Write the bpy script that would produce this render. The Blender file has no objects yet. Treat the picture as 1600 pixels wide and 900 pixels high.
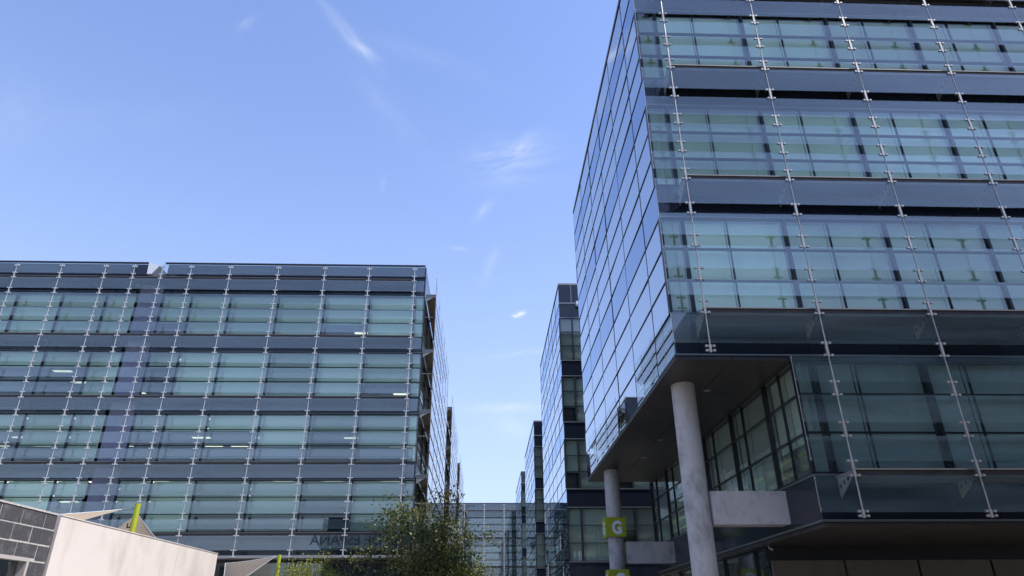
import bpy, bmesh, math, random
from math import radians, sin, cos, pi
from mathutils import Vector, Matrix
random.seed(7)
S = bpy.context.scene
C = S.collection

# ------------------------------------------------------------ camera, light, sky
F_PX, PITCH, YAW, ROLL = 1079.9, radians(26.16), radians(2.357), radians(-.454)
fw = Vector((sin(YAW)*cos(PITCH), cos(YAW)*cos(PITCH), sin(PITCH)))
rt = Vector((cos(YAW), -sin(YAW), 0)); up = rt.cross(fw)
rt, up = rt*cos(ROLL)+up*sin(ROLL), up*cos(ROLL)-rt*sin(ROLL)
cam = bpy.data.objects.new('camera', bpy.data.cameras.new('camera')); C.objects.link(cam)
m = Matrix((rt, up, -fw)).transposed().to_4x4(); m.translation = (0, 0, 1.6)
cam.matrix_world = m
cam.data.sensor_width = 36; cam.data.lens = 36*F_PX/1600
cam.data.clip_start = .1; cam.data.clip_end = 5000
S.camera = cam

SUN_AZ = radians(106)       # clockwise from +Y
SUN_EL = radians(58)
sd = Vector((sin(SUN_AZ)*cos(SUN_EL), cos(SUN_AZ)*cos(SUN_EL), sin(SUN_EL)))
sun = bpy.data.objects.new('sun', bpy.data.lights.new('sun', 'SUN')); C.objects.link(sun)
sun.data.energy = 3.8; sun.data.angle = radians(.5); sun.data.color = (1, .95, .87)
sun.rotation_euler = sd.to_track_quat('Z', 'Y').to_euler()

S.view_settings.view_transform = 'Standard'; S.view_settings.look = 'None'
S.view_settings.exposure = .78; S.view_settings.gamma = 1
S.cycles.max_bounces = 14; S.cycles.transparent_max_bounces = 40
S.cycles.glossy_bounces = 6; S.cycles.diffuse_bounces = 3
S.cycles.caustics_reflective = False; S.cycles.caustics_refractive = False

def pix_dir(u, v):
    return (fw + rt*(u-800)/F_PX + up*(450-v)/F_PX).normalized()

W = bpy.data.worlds.new('World'); S.world = W; W.use_nodes = True
nt = W.node_tree; N = nt.nodes; L = nt.links
def wn(t, **k):
    n = N.new(t)
    for a, b in k.items(): setattr(n, a, b)
    return n
bg = N['Background']; bg.inputs[1].default_value = .15
HAZE = .95; HCOL = (2.45, 2.9, 4.0, 1)
sky = wn('ShaderNodeTexSky', sky_type='NISHITA', sun_disc=False)
sky.sun_elevation = SUN_EL; sky.sun_rotation = SUN_AZ
sky.air_density = 1.0; sky.dust_density = .5; sky.ozone_density = 1.6
tc = wn('ShaderNodeTexCoord')
def wmath(op, a, b=None, c=None):
    n = wn('ShaderNodeMath', operation=op)
    for i, x in enumerate((a, b, c)):
        if x is None: continue
        if isinstance(x, (int, float)): n.inputs[i].default_value = x
        else: L.new(x, n.inputs[i])
    return n.outputs[0]
def wvdot(vec):
    n = wn('ShaderNodeVectorMath', operation='DOT_PRODUCT'); L.new(tc.outputs['Generated'], n.inputs[0]); n.inputs[1].default_value = vec
    return n.outputs['Value']
# cirrus: soft elliptical patches in the sky filled with streaky noise
cloud = None
def wisp(u, v, ang, la, lb, amt, nscale=14, thr=.5):
    """patch centred on a sky direction; ang = streak direction, la/lb = half length and width (tangent units)"""
    global cloud
    d = pix_dir(u, v)
    e1 = (rt*cos(ang)+up*sin(ang)); e1 = (e1-d*e1.dot(d)).normalized(); e2 = d.cross(e1)
    a = wvdot(e1); b = wvdot(e2); dd = wvdot(d)
    nz = wn('ShaderNodeTexNoise'); nz.inputs['Scale'].default_value = nscale; nz.inputs['Detail'].default_value = 7; nz.inputs['Roughness'].default_value = .62; nz.inputs['Distortion'].default_value = .7
    cb = wn('ShaderNodeCombineXYZ'); L.new(wmath('MULTIPLY', a, .8), cb.inputs[0]); L.new(wmath('MULTIPLY', b, 2.6), cb.inputs[1]); cb.inputs[2].default_value = u*.013
    L.new(cb.outputs[0], nz.inputs['Vector'])
    r2 = wmath('ADD', wmath('POWER', wmath('ABSOLUTE', wmath('DIVIDE', a, la)), 2), wmath('POWER', wmath('ABSOLUTE', wmath('DIVIDE', b, lb)), 2))
    g = wmath('POWER', 2.718, wmath('MULTIPLY', r2, -1))
    g = wmath('MULTIPLY', g, wmath('GREATER_THAN', dd, 0))
    k = wn('ShaderNodeMapRange'); L.new(nz.outputs[0], k.inputs[0]); k.inputs[1].default_value = thr-.12; k.inputs[2].default_value = thr+.3
    o = wmath('MULTIPLY', wmath('MULTIPLY', g, k.outputs[0]), amt)
    cloud = o if cloud is None else wmath('ADD', cloud, o)
wisp(548, 58, radians(-50), .045, .007, .50, 14, .44)
wisp(570, 80, radians(-28), .020, .006, .60, 24, .42)
wisp(800, 250, radians(8), .055, .030, .75, 11, .50)
wisp(815, 232, radians(52), .022, .010, .60, 24, .42)
wisp(757, 328, radians(50), .016, .007, .42, 22, .44)
wisp(813, 490, radians(14), .0065, .0032, 1.5, 90, .36)
wisp(806, 494, radians(-10), .0055, .0022, 1.1, 110, .38)
wisp(715, 388, radians(-5), .015, .003, .35, 24, .42)
wisp(765, 415, radians(65), .028, .007, .30, 18, .44)
wisp(785, 638, radians(2), .045, .007, .60, 14, .42)
wisp(800, 668, radians(-15), .024, .012, .45, 16, .44)
wisp(815, 552, radians(8), .050, .004, .30, 14, .42)
wisp(597, 290, radians(75), .012, .004, .22, 24, .42)
wisp(385, 38, radians(35), .014, .005, .25, 24, .42)
wisp(10, 180, radians(60), .05, .03, .16, 8, .45)
wisp(670, 90, radians(-20), .10, .012, .13, 12, .46)
wisp(610, 180, radians(-50), .08, .016, .12, 12, .46)
wisp(150, 190, radians(5), .10, .02, .09, 9, .45)
tint = wn('ShaderNodeMixRGB', blend_type='MULTIPLY'); tint.inputs[0].default_value = 1
L.new(sky.outputs[0], tint.inputs[1]); tint.inputs[2].default_value = (.98, .98, 1.17, 1)
mx = wn('ShaderNodeMixRGB'); L.new(tint.outputs[0], mx.inputs[1]); mx.inputs[2].default_value = (3.9, 4.2, 4.6, 1)
L.new(wmath('MINIMUM', wmath('MULTIPLY', cloud, .72), .8), mx.inputs[0])
sep = wn('ShaderNodeSeparateXYZ'); L.new(tc.outputs['Generated'], sep.inputs[0])
hz = wmath('POWER', wmath('SUBTRACT', 1, wmath('MAXIMUM', sep.outputs[2], 0)), 2.3)      # pale summer haze thickening towards the horizon
hm = wn('ShaderNodeMixRGB'); L.new(wmath('MULTIPLY', hz, HAZE), hm.inputs[0]); L.new(tint.outputs[0], hm.inputs[1]); hm.inputs[2].default_value = HCOL
L.new(hm.outputs[0], mx.inputs[1])
L.new(mx.outputs[0], bg.inputs[0])

# ------------------------------------------------------------ materials
def mat(name):
    m = bpy.data.materials.new(name); m.use_nodes = True
    t = m.node_tree; t.nodes.clear()
    return m, t, t.nodes.new('ShaderNodeOutputMaterial')
def nd(t, ty, **k):
    n = t.nodes.new(ty)
    for a, b in k.items(): setattr(n, a, b)
    return n
def pbr(name, col, rough=.5, metal=0, noise=.0, nscale=3, bump=0, bscale=40, col2=None, spec=.5, streak=1, thr=(.35, .65), randv=0):
    m, t, out = mat(name)
    b = nd(t, 'ShaderNodeBsdfPrincipled'); t.links.new(b.outputs[0], out.inputs[0])
    b.inputs['Roughness'].default_value = rough; b.inputs['Metallic'].default_value = metal
    b.inputs['Specular IOR Level'].default_value = spec
    b.inputs['Base Color'].default_value = (*col, 1)
    tcn = nd(t, 'ShaderNodeTexCoord'); mp = nd(t, 'ShaderNodeMapping'); mp.inputs['Scale'].default_value = (1, 1, streak)
    t.links.new(tcn.outputs['Object'], mp.inputs[0])
    src = None
    if noise or col2:
        nz = nd(t, 'ShaderNodeTexNoise'); nz.inputs['Scale'].default_value = nscale; nz.inputs['Detail'].default_value = 8; nz.inputs['Roughness'].default_value = .6
        t.links.new(mp.outputs[0], nz.inputs['Vector'])
        mr = nd(t, 'ShaderNodeMapRange'); t.links.new(nz.outputs[0], mr.inputs[0]); mr.inputs[1].default_value = thr[0]; mr.inputs[2].default_value = thr[1]
        mc = nd(t, 'ShaderNodeMixRGB'); t.links.new(mr.outputs[0], mc.inputs[0])
        mc.inputs[1].default_value = (*col, 1)
        mc.inputs[2].default_value = (*(col2 or tuple(c*(1-noise) for c in col)), 1)
        src = mc.outputs[0]
        t.links.new(src, b.inputs['Base Color'])
    if randv:
        oi = nd(t, 'ShaderNodeObjectInfo'); mr = nd(t, 'ShaderNodeMapRange'); t.links.new(oi.outputs['Random'], mr.inputs[0]); mr.inputs[3].default_value = 1-randv; mr.inputs[4].default_value = 1
        hs = nd(t, 'ShaderNodeHueSaturation'); t.links.new(mr.outputs[0], hs.inputs['Value'])
        if src: t.links.new(src, hs.inputs['Color'])
        else: hs.inputs['Color'].default_value = (*col, 1)
        t.links.new(hs.outputs[0], b.inputs['Base Color'])
    if bump:
        n2 = nd(t, 'ShaderNodeTexNoise'); n2.inputs['Scale'].default_value = bscale; n2.inputs['Detail'].default_value = 6
        t.links.new(mp.outputs[0], n2.inputs['Vector'])
        bp = nd(t, 'ShaderNodeBump'); bp.inputs['Strength'].default_value = bump; bp.inputs['Distance'].default_value = .02
        t.links.new(n2.outputs[0], bp.inputs['Height']); t.links.new(bp.outputs[0], b.inputs['Normal'])
    return m
def glass(name, tr, f0, rough=0.0, dust=0.0, dustcol=(.5, .55, .55), wav=0, refl=(1, 1, 1), dscale=.6):
    """coated architectural pane: tinted straight-through light, Schlick reflection, thin film of dust"""
    m, t, out = mat(name)
    lw = nd(t, 'ShaderNodeLayerWeight'); lw.inputs[0].default_value = .5
    p = nd(t, 'ShaderNodeMath', operation='POWER'); t.links.new(lw.outputs['Facing'], p.inputs[0]); p.inputs[1].default_value = 4.5
    ma = nd(t, 'ShaderNodeMath', operation='MULTIPLY_ADD'); t.links.new(p.outputs[0], ma.inputs[0]); ma.inputs[1].default_value = 1-f0; ma.inputs[2].default_value = f0
    tb = nd(t, 'ShaderNodeBsdfTransparent'); tb.inputs[0].default_value = (*tr, 1)
    oi = nd(t, 'ShaderNodeObjectInfo'); vr = nd(t, 'ShaderNodeMapRange'); vr.inputs[3].default_value = .88; vr.inputs[4].default_value = 1.06
    t.links.new(oi.outputs['Random'], vr.inputs[0])
    hv = nd(t, 'ShaderNodeHueSaturation'); hv.inputs['Color'].default_value = (*tr, 1); t.links.new(vr.outputs[0], hv.inputs['Value']); t.links.new(hv.outputs[0], tb.inputs[0])
    gb = nd(t, 'ShaderNodeBsdfGlossy'); gb.inputs['Color'].default_value = (*refl, 1); gb.inputs['Roughness'].default_value = rough
    tcn = nd(t, 'ShaderNodeTexCoord')
    if wav:
        nz = nd(t, 'ShaderNodeTexNoise'); nz.inputs['Scale'].default_value = .7; nz.inputs['Detail'].default_value = 1
        t.links.new(tcn.outputs['Object'], nz.inputs['Vector'])
        bp = nd(t, 'ShaderNodeBump'); bp.inputs['Strength'].default_value = wav; bp.inputs['Distance'].default_value = .02
        t.links.new(nz.outputs[0], bp.inputs['Height']); t.links.new(bp.outputs[0], gb.inputs['Normal'])
    base = tb.outputs[0]
    if dust:
        df = nd(t, 'ShaderNodeBsdfDiffuse'); df.inputs[0].default_value = (*dustcol, 1)
        nz = nd(t, 'ShaderNodeTexNoise'); nz.inputs['Scale'].default_value = dscale; nz.inputs['Detail'].default_value = 5
        mp = nd(t, 'ShaderNodeMapping'); mp.inputs['Scale'].default_value = (.5, .5, 5)
        g = nd(t, 'ShaderNodeNewGeometry'); t.links.new(g.outputs['Position'], mp.inputs[0]); t.links.new(mp.outputs[0], nz.inputs['Vector'])
        mr = nd(t, 'ShaderNodeMapRange'); t.links.new(nz.outputs[0], mr.inputs[0]); mr.inputs[1].default_value = .3; mr.inputs[2].default_value = .75
        mr.inputs[3].default_value = dust*.5; mr.inputs[4].default_value = dust*1.6
        mx = nd(t, 'ShaderNodeMixShader'); t.links.new(mr.outputs[0], mx.inputs[0]); t.links.new(base, mx.inputs[1]); t.links.new(df.outputs[0], mx.inputs[2]); base = mx.outputs[0]
    mx = nd(t, 'ShaderNodeMixShader'); t.links.new(ma.outputs[0], mx.inputs[0]); t.links.new(base, mx.inputs[1]); t.links.new(gb.outputs[0], mx.inputs[2])
    t.links.new(mx.outputs[0], out.inputs[0])
    return m
M = {}
M['screen'] = glass('screen_glass', (.93, .97, .965), .07, dust=.045, dustcol=(.36, .54, .64))
M['pane'] = glass('window_glass', (.88, .945, .865), .09, wav=.015)
M['side'] = glass('reflective_glass', (.20, .27, .32), .56, wav=.015, refl=(.93, .97, 1))
M['side_deep'] = glass('reflective_glass_spandrel', (.02, .03, .05), .46, wav=.03, refl=(.76, .86, 1))
M['dimpane'] = glass('dim_glass', (.84, .885, .865), .09, wav=.02, dust=.03, dustcol=(.40, .46, .46))
M['spandrel'] = pbr('dark_spandrel', (.012, .016, .026), .12, spec=.6)
M['frame'] = pbr('dark_frame', (.02, .022, .026), .4, .3)
M['trim'] = pbr('trim_aluminium', (.22, .23, .24), .4, .7)
M['steel'] = pbr('stainless_steel', (.40, .39, .38), .4, .5, noise=.25, nscale=6)
M['steel_light'] = pbr('satin_steel_light', (.66, .65, .63), .4, .3, noise=.2, nscale=6)
M['bracket'] = pbr('grey_painted_steel', (.30, .30, .29), .5, .3)
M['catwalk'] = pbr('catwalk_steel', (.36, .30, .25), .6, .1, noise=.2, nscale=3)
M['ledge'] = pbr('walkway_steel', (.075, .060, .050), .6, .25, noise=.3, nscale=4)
M['blind'] = pbr('roller_blind_fabric', (.84, .88, .74), .9, randv=.18)
M['blindg'] = pbr('greenish_blind_fabric', (.80, .86, .78), .9, randv=.2)
M['nose'] = pbr('walkway_nosing', (.20, .19, .18), .5, .4)
M['slab'] = pbr('ceiling_board', (.16, .17, .19), .8)
M['inner'] = pbr('interior_wall', (.05, .055, .07), .8)
M['roof'] = pbr('roof_membrane', (.25, .25, .26), .8)
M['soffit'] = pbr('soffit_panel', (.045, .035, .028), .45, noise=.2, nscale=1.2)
M['brown'] = pbr('brown_cladding', (.15, .12, .095), .45, noise=.15, nscale=2)
M['conc'] = pbr('board_concrete', (.50, .465, .44), .8, col2=(.24, .225, .22), nscale=2.2, bump=.25, bscale=25, streak=.6, thr=(.48, .74))
M['purple'] = pbr('core_plaster', (.26, .26, .34), .7, noise=.2)
M['white'] = pbr('white_sheet', (.75, .77, .8), .5)
M['bark'] = pbr('bark', (.10, .075, .055), .9, noise=.5, nscale=12, bump=.6, bscale=50)
M['lime'] = pbr('lime_paint', (.42, .47, .02), .45, noise=.12, nscale=3)
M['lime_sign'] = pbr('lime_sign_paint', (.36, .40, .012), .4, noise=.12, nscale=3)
M['blind_shaded'] = pbr('shaded_blind_fabric', (.30, .37, .33), .9, randv=.3)  # shade from the surroundings put into the blind colour of the far block
M['letter'] = pbr('letter_white', (.72, .74, .74), .5)
M['ink'] = pbr('ink_dark', (.03, .03, .035), .6)
def emis(name, col, s):
    m, t, out = mat(name); e = nd(t, 'ShaderNodeEmission'); e.inputs[0].default_value = (*col, 1); e.inputs[1].default_value = s
    t.links.new(e.outputs[0], out.inputs[0]); return m
M['lamp'] = emis('lit_ceiling_panel', (1, .97, .9), .8)

# ------------------------------------------------------------ mesh helpers
class MB:
    def __init__(s): s.v = []; s.f = []; s.mi = []
    def face(s, pts, mi=0):
        n = len(s.v); s.v += [tuple(p) for p in pts]; s.f.append(tuple(range(n, n+len(pts)))); s.mi.append(mi); return s
    def box(s, x0, x1, y0, y1, z0, z1, mi=0):
        n = len(s.v)
        s.v += [(x, y, z) for z in (z0, z1) for y in (y0, y1) for x in (x0, x1)]
        for q in ((0, 2, 3, 1), (4, 5, 7, 6), (0, 1, 5, 4), (2, 6, 7, 3), (0, 4, 6, 2), (1, 3, 7, 5)):
            s.f.append(tuple(n+i for i in q)); s.mi.append(mi)
        return s
    def tube(s, a, b, ra, rb=None, n=8, mi=0, cap=True):
        a = Vector(a); b = Vector(b); rb = ra if rb is None else rb
        d = (b-a).normalized(); u = d.orthogonal().normalized(); w = d.cross(u); k = len(s.v)
        for p, r in ((a, ra), (b, rb)):
            for i in range(n):
                t = 2*pi*i/n; s.v.append(tuple(p+u*r*cos(t)+w*r*sin(t)))
        for i in range(n):
            j = (i+1) % n; s.f.append((k+i, k+j, k+n+j, k+n+i)); s.mi.append(mi)
        if cap: s.f.append(tuple(k+i for i in range(n))[::-1]); s.f.append(tuple(k+n+i for i in range(n))); s.mi += [mi, mi]
        return s
    def prism(s, poly, d, mi=0):
        """polygon (3-D points) extruded along vector d"""
        n = len(poly); k = len(s.v); d = Vector(d)
        s.v += [tuple(p) for p in poly] + [tuple(Vector(p)+d) for p in poly]
        s.f.append(tuple(k+i for i in range(n))[::-1]); s.f.append(tuple(k+n+i for i in range(n))); s.mi += [mi, mi]
        for i in range(n):
            j = (i+1) % n; s.f.append((k+i, k+j, k+n+j, k+n+i)); s.mi.append(mi)
        return s
    def mesh(s, name, mats, smooth=False, fix=True):
        me = bpy.data.meshes.new(name); me.from_pydata(s.v, [], s.f)
        if not isinstance(mats, (list, tuple)): mats = [mats]
        for m_ in mats: me.materials.append(m_)
        me.polygons.foreach_set('material_index', s.mi)
        if smooth: me.polygons.foreach_set('use_smooth', [True]*len(s.f))
        me.update()
        if fix:
            bm = bmesh.new(); bm.from_mesh(me); bmesh.ops.recalc_face_normals(bm, faces=bm.faces); bm.to_mesh(me); bm.free()
        return me
    def obj(s, name, mats, parent=None, loc=(0, 0, 0), **k):
        return put(name, s.mesh(name, mats, **k), parent, loc)
def put(name, me, parent=None, loc=(0, 0, 0), rz=0):
    o = bpy.data.objects.new(name, me); C.objects.link(o); o.location = loc; o.rotation_euler = (0, 0, rz)
    if parent: o.parent = parent
    return o
def tag(o, label, cat, group=None):
    o['label'] = label; o['category'] = cat
    if group: o['group'] = group
    return o
def thing(name, label, cat, loc=(0, 0, 0), rz=0, group=None):
    return tag(put(name, None, None, loc, rz), label, cat, group)
def struct(o): o['kind'] = 'structure'; return o
def lin(a, b, n): return [a+(b-a)*i/n for i in range(n+1)]

# ------------------------------------------------------------ ground
M['paving'] = pbr('granite_paving', (.30, .29, .27), .8, noise=.3, nscale=.8, bump=.2, bscale=8)
M['ground'] = pbr('dry_ground', (.16, .15, .11), .9, noise=.4, nscale=.2)
struct(MB().face([(-1500, -1500, 0), (1500, -1500, 0), (1500, 1500, 0), (-1500, 1500, 0)]).obj('ground', M['ground']))
struct(MB().box(-33, 30, -12, 121, .004, .05).obj('pavement', M['paving']))

# ------------------------------------------------------------ curtain wall components (front faces look along -Y)
# window unit for a bay: local x 0..w, local z 0..h (spandrel on top sp high, rows below)
_cache = {}
def window_meshes(w, hs, thin, sp_top, tilt=.0, pm='pane', flush=False):
    """hs = transom heights of the glazed rows (bottom..top); returns frame mesh, list of pane meshes"""
    key = (round(w, 3), tuple(round(h, 3) for h in hs), thin, sp_top, tilt, pm, flush)
    if key in _cache: return _cache[key]
    f = MB()
    if flush:
        f.box(-.016, .016, .021, .12, hs[0], hs[-1])
        for h in hs: f.box(.014, w-.014, .012, .09, h-.020, h+.020)
    else:
        f.box(-.04, .04, -.03, .12, hs[0], hs[-1])             # main mullion on the left joint
    if thin:
        for q in thin: f.box(q-.010, q+.010, -.012, .07, hs[0]+.03, hs[-1]-.03)
    for i, h in enumerate(hs if not flush else ()): f.box(.04, w-.04, -.02, .09, h-.018, h+.018)
    fm = f.mesh('window', M['frame'])
    ps = []; mats2 = [M[pm], M['side_deep']] if flush else M[pm]
    for k in range(5):
        r = random.Random(k*31+int(w*100)); p = MB()
        for i in range(len(hs)-1):
            a, b = r.uniform(-tilt, tilt), r.uniform(-tilt, tilt)
            x0, x1, z0, z1 = .03, w-.03, hs[i]+.02, hs[i+1]-.02
            ys = [.03+(x-w/2)*a+(z-(z0+z1)/2)*b for x, z in ((x0, z0), (x1, z0), (x1, z1), (x0, z1))]
            fr = [(x0, ys[0], z0), (x1, ys[1], z0), (x1, ys[2], z1), (x0, ys[3], z1)]
            p.prism(fr, (0, .02, 0), 1 if flush and len(hs) == 5 and i == 3 else 0)
        ps.append(p.mesh('pane', mats2))
    _cache[key] = (fm, ps); return _cache[key]
def blind_mesh(w, z0, z1, drop, m='blind', split=None):
    key = ('b', round(w, 3), round(z0, 3), round(z1, 3), drop, m)
    if key in _cache: return _cache[key]
    b = MB(); zb = z1-(z1-z0)*drop
    xs = [.06]+([split-.02, split+.02] if split else [])+[w-.06]
    for i in range(0, len(xs), 2):
        b.box(xs[i], xs[i+1], .22, .228, zb, z1)
        b.box(xs[i], xs[i+1], .215, .235, zb-.025, zb)
    _cache[key] = b.mesh('blind', M[m]); return _cache[key]
def strip_mesh(w, bands, over=0):
    key = ('s', round(w, 3), tuple(bands), over)
    if key in _cache: return _cache[key]
    b = MB()
    for z0, z1 in bands:
        b.box(.025, w-.025, -.008, .008, z0, z1)
    b.box(-.006, .006, -.006, .006, bands[-1][0] if len(bands) < 2 else min(q[0] for q in bands), max(q[1] for q in bands), 1)
    for z0, z1 in bands: b.box(.006, .026, -.006, .006, z0+.05, z0+.08, 1).box(.006, .026, -.006, .006, z1-.08, z1-.05, 1)
    _cache[key] = b.mesh('glass_screen', [M['screen'], M['steel']]); return _cache[key]
def clamp_mesh(gaps, k=.78, m='steel'):
    key = ('c', tuple(gaps), k, m)
    if key in _cache: return _cache[key]
    b = MB(); b.box(-.012, .012, -.012, .012, min(c-g for c, g in gaps), max(c+g for c, g in gaps))
    for zc, g in gaps:
        b.box(-.038*k, .038*k, -.03*k, .045*k, zc-g-.04, zc+g+.04)
        for s in (-1, 1):
            z = zc+s*g
            b.box(-.12*k, .12*k, -.018, .012, z-.014*k, z+.014*k)
            for t in (-1, 1): b.box(t*.12*k-.04*k, t*.12*k+.04*k, -.045*k, .03*k, z-.032*k, z+.032*k)
    _cache[key] = b.mesh('clamp', M[m]); return _cache[key]
def bracket_mesh(depth):
    """perforated wedge plate reaching back to the facade, with round holes cut as octagons"""
    key = ('k', depth)
    if key in _cache: return _cache[key]
    n = 4; bm = MB(); y0, y1 = .03, depth; zt = -.06
    def zb(y): return -.14-.42*(y-y0)/(y1-y0)
    for s in range(n):
        a = y0+(y1-y0)*s/n; b = y0+(y1-y0)*(s+1)/n; cy = (a+b)/2
        cz = (zt+zb(cy))/2; r = min((b-a)*.30, (zt-zb(cy))*.28)
        hole = [(cy+r*cos(t), cz+r*sin(t)) for t in [pi/4+i*pi/2+dt for i in range(4) for dt in (-pi/8, pi/8)]]
        cor = [(b, zt), (a, zt), (a, zb(a)), (b, zb(b))]
        for i in range(4):
            h0, h1, h2 = hole[2*i], hole[2*i+1], hole[(2*i+2) % 8]
            for x in (-.012, .012):
                q = [cor[i], h1, h0]; bm.face([(x, p[0], p[1]) for p in q])
                q = [cor[i], cor[(i+1) % 4], h2, h1]; bm.face([(x, p[0], p[1]) for p in q])
    bm.box(-.05, .05, y0, y1, zt, zt+.02)
    _cache[key] = bm.mesh('bracket', M['bracket'], fix=False); return _cache[key]
def rod_mesh(z0, z1, r=.017, m='steel'):
    key = ('r', round(z0, 3), round(z1, 3), r, m)
    if key in _cache: return _cache[key]
    _cache[key] = MB().tube((0, 0, z0), (0, 0, z1), r, n=8).mesh('facade_rod', M[m]); return _cache[key]
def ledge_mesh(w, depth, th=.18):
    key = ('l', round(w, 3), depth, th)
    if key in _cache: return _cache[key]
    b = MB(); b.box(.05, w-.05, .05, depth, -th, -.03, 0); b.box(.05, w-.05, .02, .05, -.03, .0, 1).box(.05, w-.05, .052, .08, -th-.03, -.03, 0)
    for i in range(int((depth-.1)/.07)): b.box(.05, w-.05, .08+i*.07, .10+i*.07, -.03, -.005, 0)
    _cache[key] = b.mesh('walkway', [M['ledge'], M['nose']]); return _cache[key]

OFFS = (1.15, 2.17, 3.19)     # gap centres under each walkway, storey height 4.15
def skin(root, rods, ledges, h, depth, top=None, bottom=None, place=None, gap=.165, left=None, right=None, ledge_from=0, brackets=True, walk=True, rodr=.017, rodm='steel', ck=.78, skip=(), notch=()):
    """outer glass skin: strips, rods, clamps, walkways, brackets. rods = list of local x; ledges = list of z, top first.
       place(x, z) -> (loc, rz) maps skin coordinates to the root"""
    s = h/4.15
    xs = ([left] if left is not None else [])+list(rods)+([right] if right is not None else [])
    for bi in range(len(xs)-1):
        x0, x1 = xs[bi], xs[bi+1]; w = x1-x0
        for li, z in enumerate(ledges):
            if (bi, li) in skip: continue
            nxt = ledges[li+1] if li+1 < len(ledges) else (bottom if bottom is not None else z-h)
            cs = [0]+[-o*s for o in OFFS]
            bands = []
            for k in range(4):
                zt = cs[k]-gap; zb = (cs[k+1]+gap) if k < 3 else (nxt-z+gap)
                if z+zt < nxt: continue
                if z+zb < nxt+.02: zb = nxt-z+.02
                bands.append((round(zb, 3), round(zt, 3)))
            if li == 0 and top is not None and bi not in notch: bands.append((gap, round(top-z, 3)))
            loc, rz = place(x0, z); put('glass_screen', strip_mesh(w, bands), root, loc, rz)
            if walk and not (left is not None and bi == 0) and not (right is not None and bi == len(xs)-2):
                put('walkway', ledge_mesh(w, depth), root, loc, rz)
    zlo = bottom if bottom is not None else ledges[-1]-h
    for x in rods:
        loc, rz = place(x, 0)
        r = put('facade_rod', rod_mesh(zlo, (top or ledges[0])-.02, rodr, rodm), root, loc, rz)
        for li, z in enumerate(ledges):
            g = [(0, gap)]+[(round(-o*s, 3), gap) for o in OFFS if z-o*s > zlo+.1]
            if li == 0 and top: g.append((round(top-z-gap-.02, 3), .03))
            put('clamp', clamp_mesh(g, ck, rodm), r, (0, 0, z))
            if brackets: put('bracket', bracket_mesh(depth), r, (0, 0, z))

def inner_wall(root, xs, ledges, h, Y, sp=(-.94, .21), thin=(1.28,), drops=None, bottom=None, blinds=True, rows=3, pm='pane', bm='blind', tilt=.004, lamps=0, place=None, spname='spandrel'):
    """inner facade: window (frame > pane, blind) and spandrel for each bay and storey"""
    s = h/4.15
    if place is None: place = lambda x, z: ((x, Y, z), 0)
    for bi in range(len(xs)-1):
        w = xs[bi+1]-xs[bi]
        th = tuple(t for t in thin if t < w-.3)
        for li, z in enumerate(ledges):
            if bottom is not None and z-h*.3 < bottom: continue
            zt = sp[0]*s; zb = zt-3.0*s
            hs = lin(round(zb, 3), round(zt, 3), rows)
            fm, ps = window_meshes(w, hs, th, 0, tilt, pm)
            loc, rz = place(xs[bi], z)
            f = put('window', fm, root, loc, rz)
            put('pane', random.choice(ps), f)
            d = drops(bi, li) if drops else 1
            if d: put('blind', blind_mesh(w, zb, zt-.03, d, bm, th[0] if th else None), f)
            spm = ('sp', round(w, 3), round(s, 3), sp)
            if spm not in _cache:
                b = MB(); b.box(.004, w-.004, .0, .10, zt+.03, sp[1]*s-.004, 0)
                b.box(0.004, w-.004, -.03, -.0, zt+.032, zt+.065, 1)
                _cache[spm] = b.mesh(spname, [M['spandrel'], M['trim']])
            put(spname, _cache[spm], root, loc, rz)
def slabs(root, x0, x1, y0, y1, zs, th=.45):
    for z in zs: MB().box(x0, x1, y0, y1, z-th, z).obj('floor_slab', M['slab'], root)

def side_wall(root, Xs, y0, cols, zrows, sign=-1, pm='side', tilt=.006):
    """flush reflective curtain wall on a face looking along -X; cols = y joints, zrows = list of storeys (list of z)"""
    for st in zrows:
        z0 = st[0]; hs = [z-z0 for z in st]
        for i in range(len(cols)-1):
            a, b = cols[i], cols[i+1]; w = b-a
            fm, ps = window_meshes(w, hs, (), 0, tilt, pm, True)
            f = put('side_window', fm, root, (Xs, b, z0), -pi/2)
            put('pane', random.choice(ps), f)

# ------------------------------------------------------------ right tower (over the columns)
def storey_rows(zs_ledge, h=4.15):
    out = []
    for z in zs_ledge:
        s = h/4.15; a = z-(.94+3.0)*s
        out.append([a, a+1.0*s, a+2.0*s, a+3.0*s, a+4.15*s])
    return out
T1L = [21.44, 17.29, 13.14]; XI = 4.95; YI = 16.88
t1 = thing('office_tower', 'nearest blue glass office block raised on round concrete columns at right', 'office building', (XI, YI, 0))
R1 = [5.62+2.97*i-XI for i in range(7)]
def pl(y): return lambda x, z: ((x, y, z), 0)
skin(t1, R1, T1L, 4.15, .84, top=23.05, bottom=8.99+.17, place=pl(16.0-YI), left=-.23)
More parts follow.
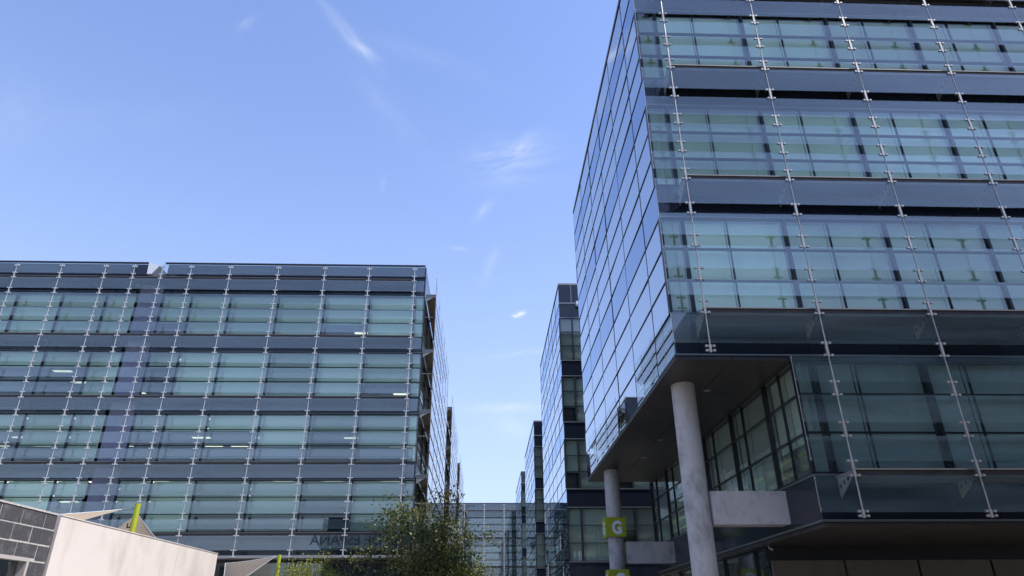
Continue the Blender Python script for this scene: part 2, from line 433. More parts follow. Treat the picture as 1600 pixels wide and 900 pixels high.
# last upper storey: rods stop under the overhang soffit
def lower_skin():
    g = .165
    xs = [-.23]+R1
    for i in range(len(xs)-1):
        put('glass_screen', strip_mesh(xs[i+1]-xs[i], [(-1.0, -g)]), t1, (xs[i], 16.0-YI, 8.99))
        if i: put('walkway', ledge_mesh(xs[i+1]-xs[i], .84), t1, (xs[i], 16.0-YI, 8.99))
    for i, x in enumerate(R1):
        if i == 0:
            r = put('facade_rod', rod_mesh(7.78, 9.16), t1, (x, 16.0-YI, 0)); gs = [(0, g), (-1.15, .06)]
        else:
            r = put('facade_rod', rod_mesh(3.80, 9.16), t1, (x, 16.0-YI, 0)); gs = [(0, g)]+[(-o, g) for o in OFFS]
        put('clamp', clamp_mesh(gs), r, (0, 0, 8.99)); put('bracket', bracket_mesh(.84), r, (0, 0, 8.99))
        if i:
            put('clamp', clamp_mesh([(0, g), (-1.02, .05)]), r, (0, 0, 4.88)); put('bracket', bracket_mesh(.84), r, (0, 0, 4.88))
    xs = [2.67]+R1[1:]
    for i in range(len(xs)-1):
        w = xs[i+1]-xs[i]
        put('glass_screen', strip_mesh(w, [(-.99+.0, -g)]), t1, (xs[i], 16.0-YI, 4.88))
        put('glass_screen', strip_mesh(w, [(-OFFS[1]+g, -OFFS[0]-g), (-OFFS[2]+g, -OFFS[1]-g), (-4.11+g, -OFFS[2]-g)]), t1, (xs[i], 16.0-YI, 8.99))
        if i: put('walkway', ledge_mesh(w, .84), t1, (xs[i], 16.0-YI, 4.88))
lower_skin()
cx = [.046]+[r+.02 for r in R1]
rb = random.Random(3)
inner_wall(t1, cx, T1L, 4.15, 0, drops=lambda b, l: rb.choice((1, 1, 1, 1, .93)))
# the last upper storey row of spandrel above the soffit
for i in range(len(cx)-1):
    w = cx[i+1]-cx[i]; MB().box(.004, w-.004, 0, .1, 7.98, 9.17).box(.004, w-.004, -.03, 0, 7.98, 8.02, 1).obj('spandrel', [M['spandrel'], M['trim']], t1, (cx[i], 0, 0))
T1Y = [0, 1.93, 4.90, 7.87, 10.84, 13.81, 16.92]
side_wall(t1, 0, 0, [y for y in T1Y], [[7.98, 9.2]]+storey_rows(T1L)+[[21.65, 23.05]])
slabs(t1, .35, 24, .35, 16.6, [z-.15 for z in [9.0]+T1L])
MB().box(0, 24, 0, 16.92, 23.05, 23.2).obj('roof', M['roof'], t1)
MB().box(7, 24, 7.2, 7.4, 8.3, 22.9).obj('core_wall', M['inner'], t1)
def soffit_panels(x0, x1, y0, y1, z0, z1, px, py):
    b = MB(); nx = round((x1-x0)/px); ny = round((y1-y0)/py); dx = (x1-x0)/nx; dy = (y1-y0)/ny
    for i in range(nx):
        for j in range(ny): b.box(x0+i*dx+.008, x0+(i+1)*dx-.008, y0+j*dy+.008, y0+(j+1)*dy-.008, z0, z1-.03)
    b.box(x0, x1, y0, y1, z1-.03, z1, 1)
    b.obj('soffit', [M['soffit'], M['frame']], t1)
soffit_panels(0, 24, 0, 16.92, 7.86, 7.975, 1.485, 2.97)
for x, y in ((1.6, 2.6), (1.6, 5.6), (1.6, 8.6), (1.6, 11.6)):
    MB().tube((0, 0, 0), (0, 0, .02), .11, n=16).obj('downlight', M['steel'], t1, (x, y, 7.845))
MB().box(24, 24.15, 0, 16.92, 7.98, 23.05).obj('end_wall', M['inner'], t1)
MB().box(0.1, 24, 16.92, 17.0, 7.98, 23.05).obj('rear_wall', M['spandrel'], t1)
# lower recessed volume
LX = 8.06-XI
lx = [LX]+[r+.02 for r in R1[1:]]
for i in range(len(lx)-1):
    w = lx[i+1]-lx[i]
    fm, ps = window_meshes(w, [4.95-4.95, 1.0, 2.0, 2.9], (1.1,) if w > 2 else (), 0, .003, 'dimpane')
    f = put('window', fm, t1, (lx[i], 0, 4.95)); put('pane', random.choice(ps), f)
    put('blind', blind_mesh(w, 0, 2.88, 1, 'blindg', 1.1 if w > 2 else None), f)
    MB().box(.004, w-.004, 0, .1, 3.83, 4.93).box(.004, w-.004, -.04, 0, 3.80, 3.85, 1).box(.004, w-.004, -.035, 0, 4.88, 4.92, 1).obj('spandrel', [M['spandrel'], M['trim']], t1, (lx[i], 0, 0))
ly = [0, 2.22, 5.25, 8.3, 11.3, 14.2, 17.2]
for i in range(len(ly)-1):
    w = ly[i+1]-ly[i]
    fm, ps = window_meshes(w, [0, 1.0, 2.0, 2.9], (1.1,), 0, .006, 'dimpane')
    f = put('side_window', fm, t1, (LX, ly[i+1], 4.95), -pi/2); put('pane', random.choice(ps), f)
    put('blind', blind_mesh(w, 0 if i % 3 else .9, 2.88, 1, 'blindg', 1.1), f)
    MB().box(.0, .1, .004, w-.004, 3.83, 4.93).box(-.035, 0, .004, w-.004, 4.88, 4.92, 1).box(-.04, 0, .004, w-.004, 3.80, 3.85, 1).obj('spandrel', [M['spandrel'], M['trim']], t1, (LX, ly[i], 0))
slabs(t1, LX+.3, 24, .3, 17.1, [7.84], .3); slabs(t1, LX+.3, 24, .3, 17.1, [4.9], .2)
MB().box(LX+4.5, 24, 5, 5.2, 4.9, 7.5).obj('core_wall', M['inner'], t1)
soffit_panels(LX, 24, 0, 17.2, 3.68, 3.80, 2.97, 2.15)
# ground floor: set-back glazing on the left and brown panels
gy = 4.45
g = MB()
for i in range(8): g.box(LX+.35+i*2.2, LX+.35+i*2.2+2.12, gy, gy+.1, .05, 3.3)
g.obj('wall_panel', M['brown'], t1)
MB().box(LX+.2, 24, gy-.02, gy+.12, 3.3, 3.68).obj('fascia', M['frame'], t1)
for i, (a, b) in enumerate(((4.6, 5.6), (5.6, 8.6), (8.6, 11.6), (11.6, 14.6), (14.6, 17.2))):
    fm, ps = window_meshes(b-a, [0, 3.6], (), 0, .004, 'dimpane')
    f = put('lobby_window', fm, t1, (LX+.3, b, .06), -pi/2); put('pane', ps[i % 5], f)
MB().box(LX+3.5, 24, gy+.12, 17, .05, 3.66).obj('core_wall', M['inner'], t1)
spot = put('security_camera', None, t1, (8.25-XI, 21.0-YI, 3.62))
MB().tube((0, 0, 0), (.10, -.05, -.06), .035, .045, 10).tube((0, 0, 0), (0, 0, .06), .012, n=6).box(-.05, .03, -.03, .03, .05, .07).obj('camera_body', M['steel'], spot)
del spot

# columns and beams
def cyl_obj(name, r, z0, z1, label, x, y):
    b = MB(); n = 40; rings = lin(z0, z1, 6)
    b.tube((0, 0, z0), (0, 0, z1), r-.008, n=n)
    for k in range(len(rings)-1): b.tube((0, 0, rings[k]+.006), (0, 0, rings[k+1]-.006), r, n=n, cap=False)
    o = b.obj(name, M['conc'], None, (x, y, 0), smooth=True); return tag(o, label, 'column', 'round concrete columns under the overhang')
cyl_obj('concrete_column', .335, 0, 7.86, 'near tall round concrete column at the overhang corner, without any sign', 5.70, 19.0)
cyl_obj('concrete_column', .33, 0, 7.86, 'farther round concrete column carrying the lime green letter sign', 5.64, 31.1)
for y, lab in ((19.0, 'thick mottled concrete beam tying the near column to the building'), (31.1, 'smaller looking darker concrete beam behind, beside the lime green sign')):
    tag(MB().box(6.02, 8.055, y-.28, y+.28, 3.98, 4.83).obj('concrete_beam', M['conc']), lab, 'beam', 'concrete beams from column to building')
def sign_cube(z0, z1, label):
    t = thing('letter_sign', label, 'sign', (5.60, 31.1, z0))
    s = .43; hh = z1-z0
    b = MB()
    b.box(-s, s, -s, -s+.03, 0, hh).box(-s, -s+.03, -s+.03, s, 0, hh).box(s-.03, s, -s+.03, s, 0, hh).box(-s+.03, s-.03, s-.03, s, 0, hh)
    b.obj('sign_box', M['lime_sign'], t)
    # underside plate with an opening for the column
    b = MB(); n = 32
    for i in range(n):
        a0, a1 = 2*pi*i/n, 2*pi*(i+1)/n
        def sq(a): k = (s-.03)/max(abs(cos(a)), abs(sin(a))); return (k*cos(a), k*sin(a), .01)
        b.face([(.34*cos(a0), .34*sin(a0), .01), sq(a0), sq(a1), (.34*cos(a1), .34*sin(a1), .01)])
    b.obj('base_plate', M['lime_sign'], t)
    def letter(rz, dx, dy):
        cu = bpy.data.curves.new('letter', 'FONT'); cu.body = 'G'; cu.size = .70; cu.align_x = 'CENTER'; cu.extrude = .006; cu.offset = .035
        o = bpy.data.objects.new('tmp', cu); C.objects.link(o); dg = bpy.context.evaluated_depsgraph_get()
        me = bpy.data.meshes.new_from_object(o.evaluated_get(dg)); bpy.data.objects.remove(o)
        me.materials.clear(); me.materials.append(M['letter'])
        q = put('letter', me, t, (dx, dy, hh/2-.26)); q.rotation_euler = (pi/2, 0, rz); q.scale = (.82, 1, 1)
    letter(0, .05, -s-.006); letter(-pi/2, -s-.006, 0); letter(pi/2, s+.006, 0)
sign_cube(5.02, 5.80, 'lime green box sign with white letter G on the farther column')
sign_cube(2.95, 3.73, 'lower lime green box sign near the foot of the farther column, mostly below the picture')

# ------------------------------------------------------------ further towers of the row at right
def row_tower(name, label, Y0, y1, ztop, dx=0, front=True, wide=6.5):
    t = thing(name, label, 'office building', (XI+dx, Y0, 0), group='glass office towers receding on the right')
    k = ztop-23.05
    Ls = [z+k for z in T1L+[8.99]]; Ls = Ls+[4.84+k]
    side_wall(t, 0, 0, lin(0, y1-Y0, 6), [r for r in storey_rows(Ls) if r[0] > .5]+[[21.65+k, ztop]], tilt=.005)
    st = storey_rows(Ls)
    xs = [0, .86]+[.86+1.62*i for i in range(1, int(wide/1.62)+1)]
    for r in st:
        z0 = max(r[0], .1)
        for i in range(len(xs)-1):
            w = xs[i+1]-xs[i]
            hs = [0, r[1]-r[0], r[2]-r[0], r[3]-r[0]]
            if r[0] < .1: continue
            fm, ps = window_meshes(w, hs, (), 0, .004, 'dimpane')
            f = put('window', fm, t, (xs[i], 0, r[0])); put('pane', random.choice(ps), f)
            d = random.choice((1, 1, 1, 1, .66, 1, .4))
            if d: put('blind', blind_mesh(w, 0, hs[-1]-.03, d, 'blind'), f)
            key = ('sp2', round(w, 3))
            if key not in _cache: _cache[key] = MB().box(.004, w-.004, 0, .1, .03, 1.11).box(.004, w-.004, -.04, 0, .0, .05, 1).box(.004, w-.004, -.04, 0, 1.08, 1.13, 1).mesh('spandrel', [M['spandrel'], M['trim']])
            put('spandrel', _cache[key], t, (xs[i], 0, r[3]))
    W_ = xs[-1]
    MB().box(0, W_, 0, .1, 21.65+k, ztop).box(0, W_, -.03, 0, 21.62+k, 21.68+k, 1).box(.835, .885, -.03, 0, 21.68+k, ztop, 1).obj('parapet', [M['spandrel'], M['trim']], t)
    slabs(t, .3, W_, .3, y1-Y0-.3, [z-.2 for z in Ls if z > 1], .4)
    MB().box(.0, W_, 0, y1-Y0, ztop, ztop+.12).obj('roof', M['roof'], t)
    MB().box(.3, W_, 5, 5.2, 0, ztop-.3).obj('core_wall', M['inner'], t)
    MB().box(.15, W_, .2, .4, 0, max(.2, st[-1][0])).obj('ground_floor_wall', M['spandrel'], t)
    return t
t2 = row_tower('office_tower', 'second glass tower in the right row, with small white box near its roof edge', 43.05, 59.95, 23.05, .04, wide=11.5)
MB().box(6.15-4.99, 6.55-4.99, -.30, -.03, 21.35, 21.68).box(6.2-4.99, 6.5-4.99, -.32, -.30, 21.45, 21.5).obj('wall_lamp_box', M['white'], t2)
row_tower('office_tower', 'third glass tower in the right row, between the second and the farthest', 69.2, 86.1, 20.45)
row_tower('office_tower', 'farthest and smallest glass tower of the right row', 95.4, 112.3, 20.6)

# ------------------------------------------------------------ left building
L1L = [21.85, 17.93, 14.02, 10.15, 6.33]
bx, by = -4.0, 40.9
l1 = thing('office_block', 'wide teal glass office block with horizontal glass louvres at left', 'office building', (bx, by, 0))
LR = [-35.7, -32.8, -29.85, -27.05, -24.3, -22.5, -20.75, -18.93, -16.45, -13.4, -10.43, -7.58, -4.66]
lr = [x-bx for x in LR]
skin(l1, lr, L1L, 3.88, .86, top=22.72, bottom=5.15, place=pl(40.0-by), right=.02, notch=(5,), rodr=.021, rodm='steel_light', ck=.9)
capx = [(-35.7, -21.70), (-20.62, -3.98)]
for a, b in capx: MB().box(a-bx, b-bx, -.93, -.83, 22.74, 22.84).obj('roof_cap', M['frame'], l1)
rl = random.Random(11)
OPEN = []
def ldrop(b, l):
    d = ldrop_(b, l)
    if d < 1: OPEN.append((min(CUR[b]+1.3, -1.7), L1L[l]))
    return d
def ldrop_(b, l):
    if l == 0: return rl.choice((1, 1, 1, .66, 1, 1))
    if l == 1: return rl.choice((1, 1, .66, .33, 1))
    if l == 2: return rl.choice((1, .33, .66, .66, .33))
    return rl.choice((1, .66, .66, 1, .33))
core = 5     # bay between rods -22.5 and -20.75
xa = lr[:core+1]; xb = lr[core+1:]+[0.0]
CUR = xa
inner_wall(l1, xa, L1L[:4], 3.88, 0, drops=ldrop, thin=())
CUR = xb
inner_wall(l1, xb, L1L[:4], 3.88, 0, drops=ldrop, thin=())
MB().box(lr[5]+.25, lr[6]-.05, -.02, .3, 5.2, 22.1).obj('stair_core', M['purple'], l1)
for x0, x1 in ((lr[0], lr[5]+.25), (lr[6]-.05, 0)):
    MB().box(x0, x1, .004, .12, 5.15, 6.33-.02).obj('spandrel', M['spandrel'], l1)
MB().box(lr[0], 0, -.86, .0, 5.0, 5.12).obj('soffit', M['brown'], l1)
MB().box(lr[0], 0, -.90, -.86, 5.02, 5.16).obj('edge_trim', M['bracket'], l1)
slabs(l1, lr[0], -.2, .35, 16.8, [z-.2 for z in L1L], .35)
MB().box(lr[0], lr[5]+.4, .13, 17.1, 22.5, 22.62).obj('roof', M['roof'], l1)
MB().box(lr[6]-.1, 0, .13, 17.1, 22.5, 22.62).obj('roof', M['roof'], l1)
MB().box(lr[0], -.5, 13, 13.2, .1, 22.4).obj('core_wall', M['inner'], l1)
MB().box(lr[0], -21.7-bx, -.0, .12, 22.06, 23.15).obj('parapet', M['spandrel'], l1)
MB().box(-20.85-bx, 0, -.0, .12, 22.06, 23.15).obj('parapet', M['spandrel'], l1)
MB().box(lr[0]-.2, lr[0], .0, 17.1, .05, 22.62).obj('end_wall', M['inner'], l1)
MB().box(lr[0]-.2, -.15, 17.1, 17.25, .05, 22.62).obj('rear_wall', M['spandrel'], l1)
# white wedge on the roof between the two halves
wq = [(-21.70, 22.86), (-20.98, 22.62), (-21.38, 22.02), (-21.66, 22.02)]
MB().prism([(x-bx, -.88, z) for x, z in wq], (0, 1.3, 0)).obj('roof_wedge', M['white'], l1)
# ceiling lights seen through the glass
lm = MB().box(-.6, .6, -.15, .15, -.03, 0).mesh('ceiling_light', M['lamp'])
nl = 0
for (x, z) in OPEN:
    for dy in (2.2, 4.6, 7.0, 9.4):
        if rl.random() < .55 and nl < 98: put('ceiling_light', lm, l1, (x, dy, z-.56)); nl += 1
# ground floor
gxs = [lr[0]]+lr[1:]+[0]
for i in range(len(gxs)-1):
    w = gxs[i+1]-gxs[i]
    fm, ps = window_meshes(w, [0, .9, 3.35, 4.95], (), 0, .003, 'dimpane')
    f = put('lobby_window', fm, l1, (gxs[i], .55, .05)); put('pane', random.choice(ps), f)
# east face: windows, catwalks, outer louvre screen
def east_side(t, ya, yb, X, ledges, h, top, n, bot=5.15):
    """face looking along +X: body wall at local x=0, outer screen at local x=X"""
    cols = lin(ya, yb, n)
    def place(x, z): return ((X, x, z), pi/2)
    s = h/4.15
    for li, z in enumerate(ledges):
        nxt = ledges[li+1] if li+1 < len(ledges) else bot
        cs = [0]+[-o*s for o in OFFS]+[nxt-z]
        bands = [(round(cs[k+1]+.10, 3), round(cs[k]-.10, 3)) for k in range(4) if z+cs[k+1] >= nxt-.01]
        if li == 0: bands.append((.1, top-z))
        for i in range(n):
            w = cols[i+1]-cols[i]
            put('glass_screen', strip_mesh(w, bands), t, (X, cols[i], z), pi/2)
            key = ('cat', round(w, 3), X)
            if key not in _cache: _cache[key] = MB().box(.04, X-.04, .02, w-.02, -.62, -.56).box(X-.12, X-.06, .02, w-.02, -.66, -.50).box(.04, X-.05, .0, .06, -.74, -.62).mesh('catwalk', M['catwalk'])
            put('catwalk', _cache[key], t, (0, cols[i], z))
    for i, y in enumerate(cols):
        r = put('screen_post', rod_mesh(bot, top+.05, .022), t, (X, y, 0))
        for z in ledges:
            put('bracket', bracket_mesh(round(X-.05, 2)), r, (0, 0, z-.5), pi/2)
            put('clamp', clamp_mesh([(0, .12)]+[(round(-o*s, 3), .12) for o in OFFS], .55), r, (0, 0, z), pi/2)
    for z in ledges:
        MB().tube((X-.1, ya, z-2.3*s), (X-.1, yb, z-2.3*s), .02, n=6).tube((0, ya, z-2.3*s), (X-.1, ya, z-2.3*s), .02, n=6).obj('handrail', M['steel'], t)
    for li, z in enumerate(ledges[:4]):
        hs = lin(0, 3.0*s, 3)
        for i in range(n):
            w = cols[i+1]-cols[i]
            fm, ps = window_meshes(w, hs, (), 0, .004, 'pane')
            f = put('side_window', fm, t, (0, cols[i], z-3.94*s), pi/2); put('pane', random.choice(ps), f)
            put('blind', blind_mesh(w, 0, hs[-1]-.03, random.choice((1, 1, .66)), 'blind'), f)
            key = ('sp3', round(w, 3), round(s, 3))
            if key not in _cache: _cache[key] = MB().box(-.1, 0, .004, w-.004, -.91*s, .2*s).mesh('spandrel', M['spandrel'])
            put('spandrel', _cache[key], t, (0, cols[i], z))
east_side(l1, .12, 17.1, .72, [21.75]+L1L[1:], 3.88, 22.35, 5)
MB().box(-.12, 0, .12, 17.1, 21.9, 23.15).obj('parapet', M['spandrel'], l1)
def finger(label, Y0, Y1):
    t = thing('office_block', label, 'office building', (bx, Y0, 0), group='teal louvred office wings on the left')
    east_side(t, 0, Y1-Y0, .72, L1L, 3.88, 22.35, 5)
    MB().box(-14, -.13, 0, .12, .1, 22.4).obj('end_wall', M['spandrel'], t)
    MB().box(-14, -.13, .2, Y1-Y0, 22.4, 22.55).obj('roof', M['roof'], t)
    MB().box(-14, -5, 4, 4.2, .1, 22.3).obj('core_wall', M['inner'], t)
    slabs(t, -14, -.2, .2, Y1-Y0, [z-.2 for z in L1L], .35)
    return t
finger('second louvred glass wing just behind the corner of the wide left block', 67, 84)
finger('third and farthest louvred glass wing of the left row', 93, 110)

# ------------------------------------------------------------ building closing the view
bk = thing('office_block', 'low looking glass block closing the far end of the passage', 'office building', (-14, 122.4, 0))
brods = [.6+3.35*i for i in range(11)]
BL = [19.4, 14.95, 10.5]
skin(bk, brods, BL, 4.45, .84, top=20.5, bottom=6.05, place=pl(-.9), brackets=False, gap=.14, rodr=.05, rodm='steel_light', ck=1.2)
inner_wall(bk, [0]+brods, BL, 4.45, 0, drops=lambda b, l: rl.choice((1, 1, .66, .33)), thin=(), pm='dimpane', bm='blind_shaded')
MB().box(0, 37, .004, .12, .1, 6.2).box(0, 37, -.86, 0, 5.9, 6.0).obj('ground_floor_wall', M['brown'], bk)
MB().box(0, 37, .0, .1, 19.65, 20.72).obj('parapet', M['spandrel'], bk)
MB().box(0, 37, -.95, -.8, 20.5, 20.62).obj('roof_cap', M['frame'], bk)
slabs(bk, 0, 37, .3, 14, [z-.2 for z in BL], .4)
MB().box(0, 37, 6, 6.2, .1, 20.4).obj('core_wall', M['inner'], bk)

# ------------------------------------------------------------ buildings behind the camera (seen mirrored, cast shade)
M['greyt'] = pbr('pale_grey_tower_cladding', (.27, .29, .28), .6, noise=.15)
M['cream'] = pbr('cream_render', (.52, .50, .44), .8, noise=.1)
M['band'] = pbr('pale_sign_band', (.62, .66, .62), .6)
M['greyc'] = pbr('grey_cladding', (.07, .08, .08), .5, noise=.1)
op = thing('opposite_building', 'grey office building with a name sign, seen only mirrored in the louvred glass', 'office building', (-11, -20, 0))
MB().box(-11, 11, -12, 0, 0, 15.2).obj('wall', M['greyc'], op)
MB().box(-11.2, 2, -12, .25, 11.4, 13.4).obj('sign_band', M['band'], op)
MB().box(2, 6, .0, .6, 0, 17.0).obj('stair_tower', M['cream'], op)
for k in range(3):
    for i in range(7): MB().box(-10+i*3, -8+i*3, .0, .05, 1.2+k*3.4, 3.0+k*3.4).obj('window', M['spandrel'], op)
cu = bpy.data.curves.new('letters', 'FONT'); cu.body = 'RED DE ESPAÑA'; cu.size = 1.9; cu.align_x = 'CENTER'; cu.extrude = .02; cu.offset = .03
o = bpy.data.objects.new('tmp', cu); C.objects.link(o); dg = bpy.context.evaluated_depsgraph_get()
me = bpy.data.meshes.new_from_object(o.evaluated_get(dg)); bpy.data.objects.remove(o)
me.materials.clear(); me.materials.append(M['ink'])
q = put('sign_lettering', me, op, (-5.6, .30, 11.75)); q.rotation_euler = (pi/2, 0, pi)
wb = thing('white_building', 'pale flat roofed building with rows of windows, seen only mirrored', 'building', (-42, -24, 0))
MB().box(-9, 9, -10, 0, 0, 11.5).obj('wall', M['cream'], wb)
for k in range(3):
    for i in range(8): MB().box(-8.2+i*2.1, -6.9+i*2.1, .0, .05, 1+k*3.6, 2.6+k*3.6).obj('window', M['spandrel'], wb)
T0 = thing('neighbour_tower', 'dark glass neighbour tower behind the viewer at right, outside the picture', 'office building', (8.1, 7, 0))
MB().box(0, 26, -20, 0, 0, 13.0).obj('wall', M['greyt'], T0)
for k in range(3): MB().box(.5, 25.5, 0, .05, 1+k*4.1, 3.6+k*4.1).obj('window_band', M['spandrel'], T0)

# ------------------------------------------------------------ foreground pavilion: slate wall, window, pale concrete wall
A = Vector((-8.17, 14.17, 0)); B = Vector((-7.81, 21.96, 0))
dirv = (B-A).normalized(); ang = math.atan2(dirv.y, dirv.x)
M['mortar'] = pbr('mortar', (.55, .52, .50), .9, noise=.3, nscale=20)
M['slate'] = pbr('slate_block', (.06, .058, .064), .7, col2=(.16, .155, .16), nscale=5, thr=(.5, .85), bump=.5, bscale=30, randv=.0)
M['pale'] = pbr('pale_concrete', (.66, .60, .555), .75, col2=(.47, .40, .35), nscale=1.3, bump=.15, bscale=30, streak=.45, thr=(.47, .80))
pv = thing('slate_pavilion', 'low building clad in dark grey slate blocks with pale mortar', 'building', A, ang)
ZT = 3.6
# window opening measured along the wall
WX1 = -.62; WZ = 2.72
M_ = MB()
M_.box(-9, -.03, 0.0, .3, WZ+.06, ZT-.015); M_.box(WX1+.06, -.03, 0.0, .3, 0, WZ+.06)
M_.box(-9, -5.5, 0.0, .3, 0, WZ+.06)
M_.obj('mortar_bed', M['mortar'], pv)
sl = MB(); rs = random.Random(5); row = 0; z = ZT
hh = .285
while z-hh > 0:
    x = -.03-(.0 if row % 2 else .26)
    first = True
    xr = -.03
    while xr > -9:
        wd = rs.uniform(.50, .66) if not (first and row % 2 == 0) else .34
        xl = xr-wd; first = False
        a, b = xl+.010, xr-.010; z0, z1 = z-hh+.013, z-.013
        if z0 < WZ+.06 and a < WX1+.06 and b > -5.5:
            if z1 > WZ+.09: z0 = WZ+.07
            elif b > WX1+.09: a = WX1+.07
            else: xr = xl; continue
        j = rs.uniform(.002, .009)
        sl.box(a, b, -j, .014, z0+rs.uniform(0, .006), z1-rs.uniform(0, .006)); xr = xl
    z -= hh; row += 1
sl.obj('slate_cladding', M['slate'], pv)
MB().box(-9, -.03, -.02, .4, ZT-.012, ZT+.02).obj('coping', M['mortar'], pv)
M['frame_pale'] = pbr('pale_metal_frame', (.55, .50, .47), .4, .2)
wf = MB().box(-5.5, WX1+.06, -.05, .10, WZ, WZ+.06).box(WX1, WX1+.06, -.05, .10, 0.1, WZ).box(-2.2, -2.15, .05, .12, .1, WZ).obj('window_frame', M['frame_pale'], pv)
MB().box(-5.5, WX1, .10, .12, .1, WZ).obj('pane', M['dimpane'], wf)
MB().box(-2.3, -1.35, .55, .58, 1.0, 2.05).obj('notice_board', pbr('pale_green_board', (.45, .62, .45), .6), wf)
for x in (-2.42, -1.22): MB().tube((x, .5, .5), (x, .5, 2.25), .025).obj('post', M['steel'], wf)
MB().box(-9, -.1, 4, 4.2, 0, ZT).box(-9, -.1, .31, 4, ZT-.25, ZT-.02).box(-.2, -.1, .31, 4, 0, ZT-.25).obj('wall', M['inner'], pv)
cw = thing('concrete_wall', 'bright sunlit pale concrete wall beside the slate cladding', 'wall', A, ang)
ln = (B-A).length
c = MB(); c.box(.075, ln, -.008, .30, 0, ZT)
c.obj('wall', M['pale'], cw)
for q in (2.62, 5.22): MB().box(q, q+.012, -.0095, -.008, 0, ZT).obj('panel_joint', M['frame_pale'], cw)
MB().box(.075, ln, -.02, .31, ZT, ZT+.018).obj('coping', M['pale'], cw)
MB().box(-.03, .075, .05, .3, 0, ZT-.3).obj('joint', M['ink'], cw)

# ------------------------------------------------------------ shade sails on lime masts
m_, t_, o_ = mat('shade_sail_fabric')
b_ = nd(t_, 'ShaderNodeBsdfDiffuse'); b_.inputs[0].default_value = (.50, .40, .29, 1)
tl_ = nd(t_, 'ShaderNodeBsdfTranslucent'); tl_.inputs[0].default_value = (.62, .50, .36, 1)
mx_ = nd(t_, 'ShaderNodeMixShader'); mx_.inputs[0].default_value = .5
t_.links.new(b_.outputs[0], mx_.inputs[1]); t_.links.new(tl_.outputs[0], mx_.inputs[2]); t_.links.new(mx_.outputs[0], o_.inputs[0])
M['sail'] = m_
M['sail_shaded'] = pbr('shaded_sail_fabric', (.17, .14, .11), .9, noise=.1, nscale=5)  # darker brown puts shade into the far sail, which the sun reaches
def ray_at(u, v, y):
    d = pix_dir(u, v); return Vector((0, 0, 1.6))+d*(y/d.y)
def mast(p_top, r, label, lean=(0, 0)):
    b = MB(); b.tube((0, 0, 0), (lean[0], lean[1], p_top.z), r*1.1, r, 20)
    o = b.obj('sail_mast', M['lime'], None, (p_top.x-lean[0], p_top.y-lean[1], 0), smooth=False)
    MB().tube((lean[0], lean[1], p_top.z-.12), (lean[0]-.14, lean[1], p_top.z-.14), .012).obj('eye_bolt', M['steel'], o)
    return tag(o, label, 'mast', 'lime masts of the shade sails')
def sail(corners, label, sag=.18, n=14, fab='sail'):
    """tensioned triangular membrane with hollow edges and hem cable, given 3-D corners"""
    a, b, c_ = [Vector(p) for p in corners]; m_ = MB(); idx = {}
    cen = (a+b+c_)/3
    nrm = (b-a).cross(c_-a).normalized()
    def P(i, j):
        k = n-i-j; u, v, w = i/n, j/n, k/n
        p = a*u+b*v+c_*w
        e = sag*(u*v*4*(1-w)+v*w*4*(1-u)+u*w*4*(1-v))
        return p.lerp(cen, min(.5, e*.55*(1-27*u*v*w))) + nrm*(.35*27*u*v*w*.3)
    for i in range(n+1):
        for j in range(n+1-i): idx[i, j] = len(m_.v); m_.v.append(tuple(P(i, j)))
    for i in range(n):
        for j in range(n-i):
            t = [(i, j), (i+1, j), (i, j+1)]; m_.f.append(tuple(idx[q] for q in t)); m_.mi.append(0)
            if j < n-i-1:
                t = [(i+1, j), (i+1, j+1), (i, j+1)]; m_.f.append(tuple(idx[q] for q in t)); m_.mi.append(0)
    o = thing('shade_sail', label, 'shade sail', (0, 0, 0), group='triangular shade sails')
    sf = m_.obj('sail_fabric', M[fab], o, smooth=True, fix=False)
    h = MB()
    for e in range(3):
        pts = [P(*((n-q, q) if e == 0 else (0, n-q) if e == 1 else (q, 0))) for q in range(n+1)]
        for q in range(n): h.tube(pts[q], pts[q+1], .010, n=6)
    h.obj('edge_hem', M['white'], o)
    return o
SY = 23.5
mt = ray_at(216, 787, SY)
mast(mt, .085, 'thick lime green mast rising behind the pale concrete wall', (.0, 0))
knot = mt+Vector((-.12, 0, -.16))
s1 = sail([knot+Vector((-.35, 0, -.02)), ray_at(60, 806, 21.5), ray_at(96, 822, 26.5)], 'narrow beige shade sail stretched left from the lime mast to the slate building', .10)
s2 = sail([knot+Vector((0, .35, -.10)), ray_at(130, 862, 24.6), ray_at(262, 860, 25.2)], 'steep beige triangular shade sail hanging under the lime mast', .12)
MB().tube(knot, knot+Vector((-.45, 0, -.04)), .02, n=6).obj('cable', M['steel'], s1)
# dark printed mark on the sail (only its upper part clears the wall)
d = ray_at(203, 820, 23.95)
mk = MB().box(-.10, -.06, 0, .01, -.1, .06).box(.0, .04, 0, .01, -.1, .06).box(-.06, 0.0, 0, .01, -.1, -.06).box(.08, .17, 0, .01, .03, .06)
mk.obj('printed_mark', M['ink'], s2, d)
mt2 = ray_at(437, 867, 33)
mast(mt2, .075, 'slimmer lime green mast among the small trees, farther away')
sail([mt2+Vector((-.15, 0, -.05)), ray_at(352, 880, 35), ray_at(340, 935, 32)], 'far shade sail with shade painted into its brown colour, low in front of the left block ground floor', .16, 14, 'sail_shaded')

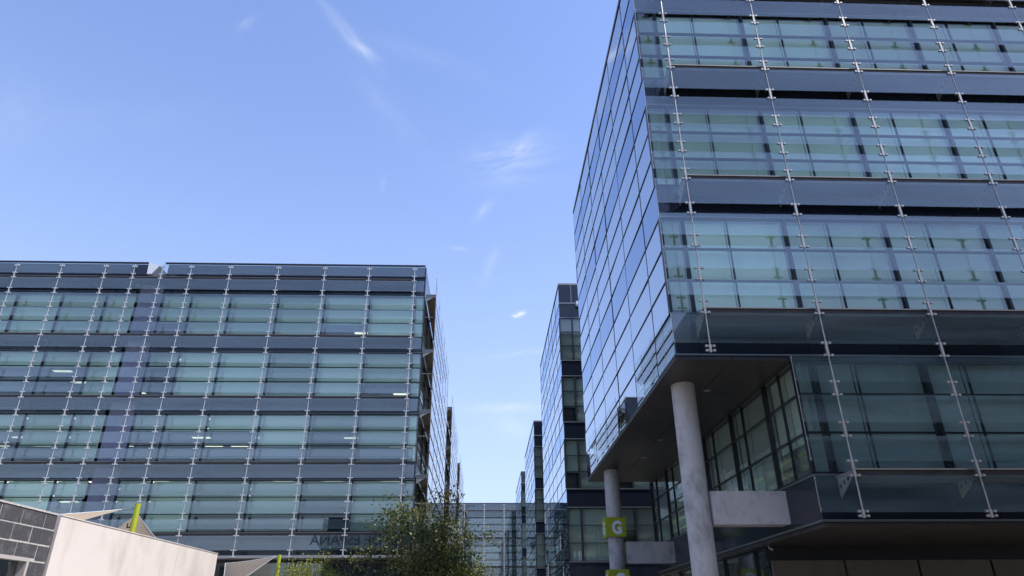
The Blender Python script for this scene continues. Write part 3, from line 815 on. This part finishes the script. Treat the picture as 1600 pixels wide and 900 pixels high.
# ------------------------------------------------------------ vegetation
def leafmat(name, c1, c2):
    m, t, out = mat(name)
    g = nd(t, 'ShaderNodeNewGeometry'); mc = nd(t, 'ShaderNodeMixRGB'); t.links.new(g.outputs['Random Per Island'], mc.inputs[0])
    mc.inputs[1].default_value = (*c1, 1); mc.inputs[2].default_value = (*c2, 1)
    b = nd(t, 'ShaderNodeBsdfPrincipled'); b.inputs['Roughness'].default_value = .5; t.links.new(mc.outputs[0], b.inputs['Base Color'])
    tl = nd(t, 'ShaderNodeBsdfTranslucent'); t.links.new(mc.outputs[0], tl.inputs[0])
    mx = nd(t, 'ShaderNodeMixShader'); mx.inputs[0].default_value = .3; t.links.new(b.outputs[0], mx.inputs[1]); t.links.new(tl.outputs[0], mx.inputs[2])
    t.links.new(mx.outputs[0], out.inputs[0]); return m
M['leaf'] = leafmat('leaf', (.045, .07, .018), (.15, .15, .03))
M['leaf2'] = leafmat('leaf_fresh', (.09, .13, .015), (.30, .30, .03))
def tree(label, base, H, spread, seed, leaf=.07, nleaf=5200, lm='leaf', trunk_h=.35, r0=.09, lean=(0, 0), shape=1.0, group='young trees in front of the left block'):
    r = random.Random(seed)
    t = thing('tree', label, 'tree', base, group=group)
    tb = MB(); tips = []
    def branch(p, d, ln, rad, depth):
        seg = 5
        for i in range(seg):
            d = (d+Vector((r.uniform(-1, 1), r.uniform(-1, 1), r.uniform(-.3, .6)))*.13).normalized()
            q = p+d*ln/seg; r2 = rad*(1-.10)
            tb.tube(p, q, rad, r2, 7 if depth < 2 else 5, cap=False)
            p, rad = q, r2
            if depth >= 2: tips.append((Vector(p), d))
            if depth < 4 and (depth > 0 or i >= 2) and r.random() < (.9 if depth < 2 else .55):
                a = r.uniform(0, 2*pi); o = d.orthogonal().normalized(); o = Matrix.Rotation(a, 3, d) @ o
                nd_ = (d*.62+o*(.85 if depth else .62)+Vector((0, 0, .12))).normalized()
                branch(Vector(p), nd_, ln*r.uniform(.48, .68), rad*.58, depth+1)
        tips.append((Vector(p), d))
    th = H*trunk_h
    # trunk then main limbs
    p = Vector((0, 0, 0)); d = Vector((lean[0], lean[1], 1)).normalized()
    tb.tube(p, p+d*th, r0, r0*.8, 9, cap=False); p = p+d*th
    nl = 5
    for i in range(nl):
        a = 2*pi*i/nl+r.uniform(-.4, .4); tl = r.uniform(.25, .6)*shape
        dd = Vector((cos(a)*tl, sin(a)*tl, 1)).normalized()
        branch(p-d*.1*i*.3, dd, (H-th)*r.uniform(.62, .95), r0*.55, 1)
    tb.obj('trunk', M['bark'], t, fix=False, smooth=True)
    lb = MB()
    ext = [q for q in tips if q[0].z > th*.95]
    for _ in range(nleaf):
        q, dd = r.choice(ext)
        q = q+Vector((r.gauss(0, 1), r.gauss(0, 1), r.gauss(-.25, .8)))*leaf*1.9*spread
        ax = Vector((r.uniform(-1, 1), r.uniform(-1, 1), r.uniform(-1.3, .1))).normalized()
        sd_ = ax.cross(Vector((r.uniform(-1, 1), r.uniform(-1, 1), r.uniform(-1, 1)))).normalized()
        l = leaf*r.uniform(.7, 1.35); w = l*.30; nn = ax.cross(sd_)*l*.10
        lb.face([q, q+ax*l*.5+sd_*w+nn, q+ax*l, q+ax*l*.5-sd_*w+nn])
    lb.obj('crown', M[lm], t, fix=False)
    return t
tree('tallest leafy tree in front of the right corner of the left block', (-2.95, 37.9, 0), 6.35, .85, 4, .16, 7500, 'leaf', .30, .10, (.07, 0), .50)
tree('bushy sunlit small tree at the foot of the tall tree, on its right', (-1.55, 37.7, 0), 4.6, 1.1, 9, .13, 6000, 'leaf2', .3, .08, (0, 0), 1.2)
for x, y, H, sd_, lab in ((-7.55, 31, 3.95, 21, 'leftmost small round tree beside the slim lime mast'), (-6.62, 31, 3.6, 22, 'middle one of three small trees below the louvred block'), (-5.85, 30.8, 3.5, 23, 'rightmost of three small trees below the louvred block')):
    tree(lab, (x, y, 0), H, .9, sd_, .085, 2600, 'leaf2', .55, .05, (0, 0), .55, 'small trees below the left block')
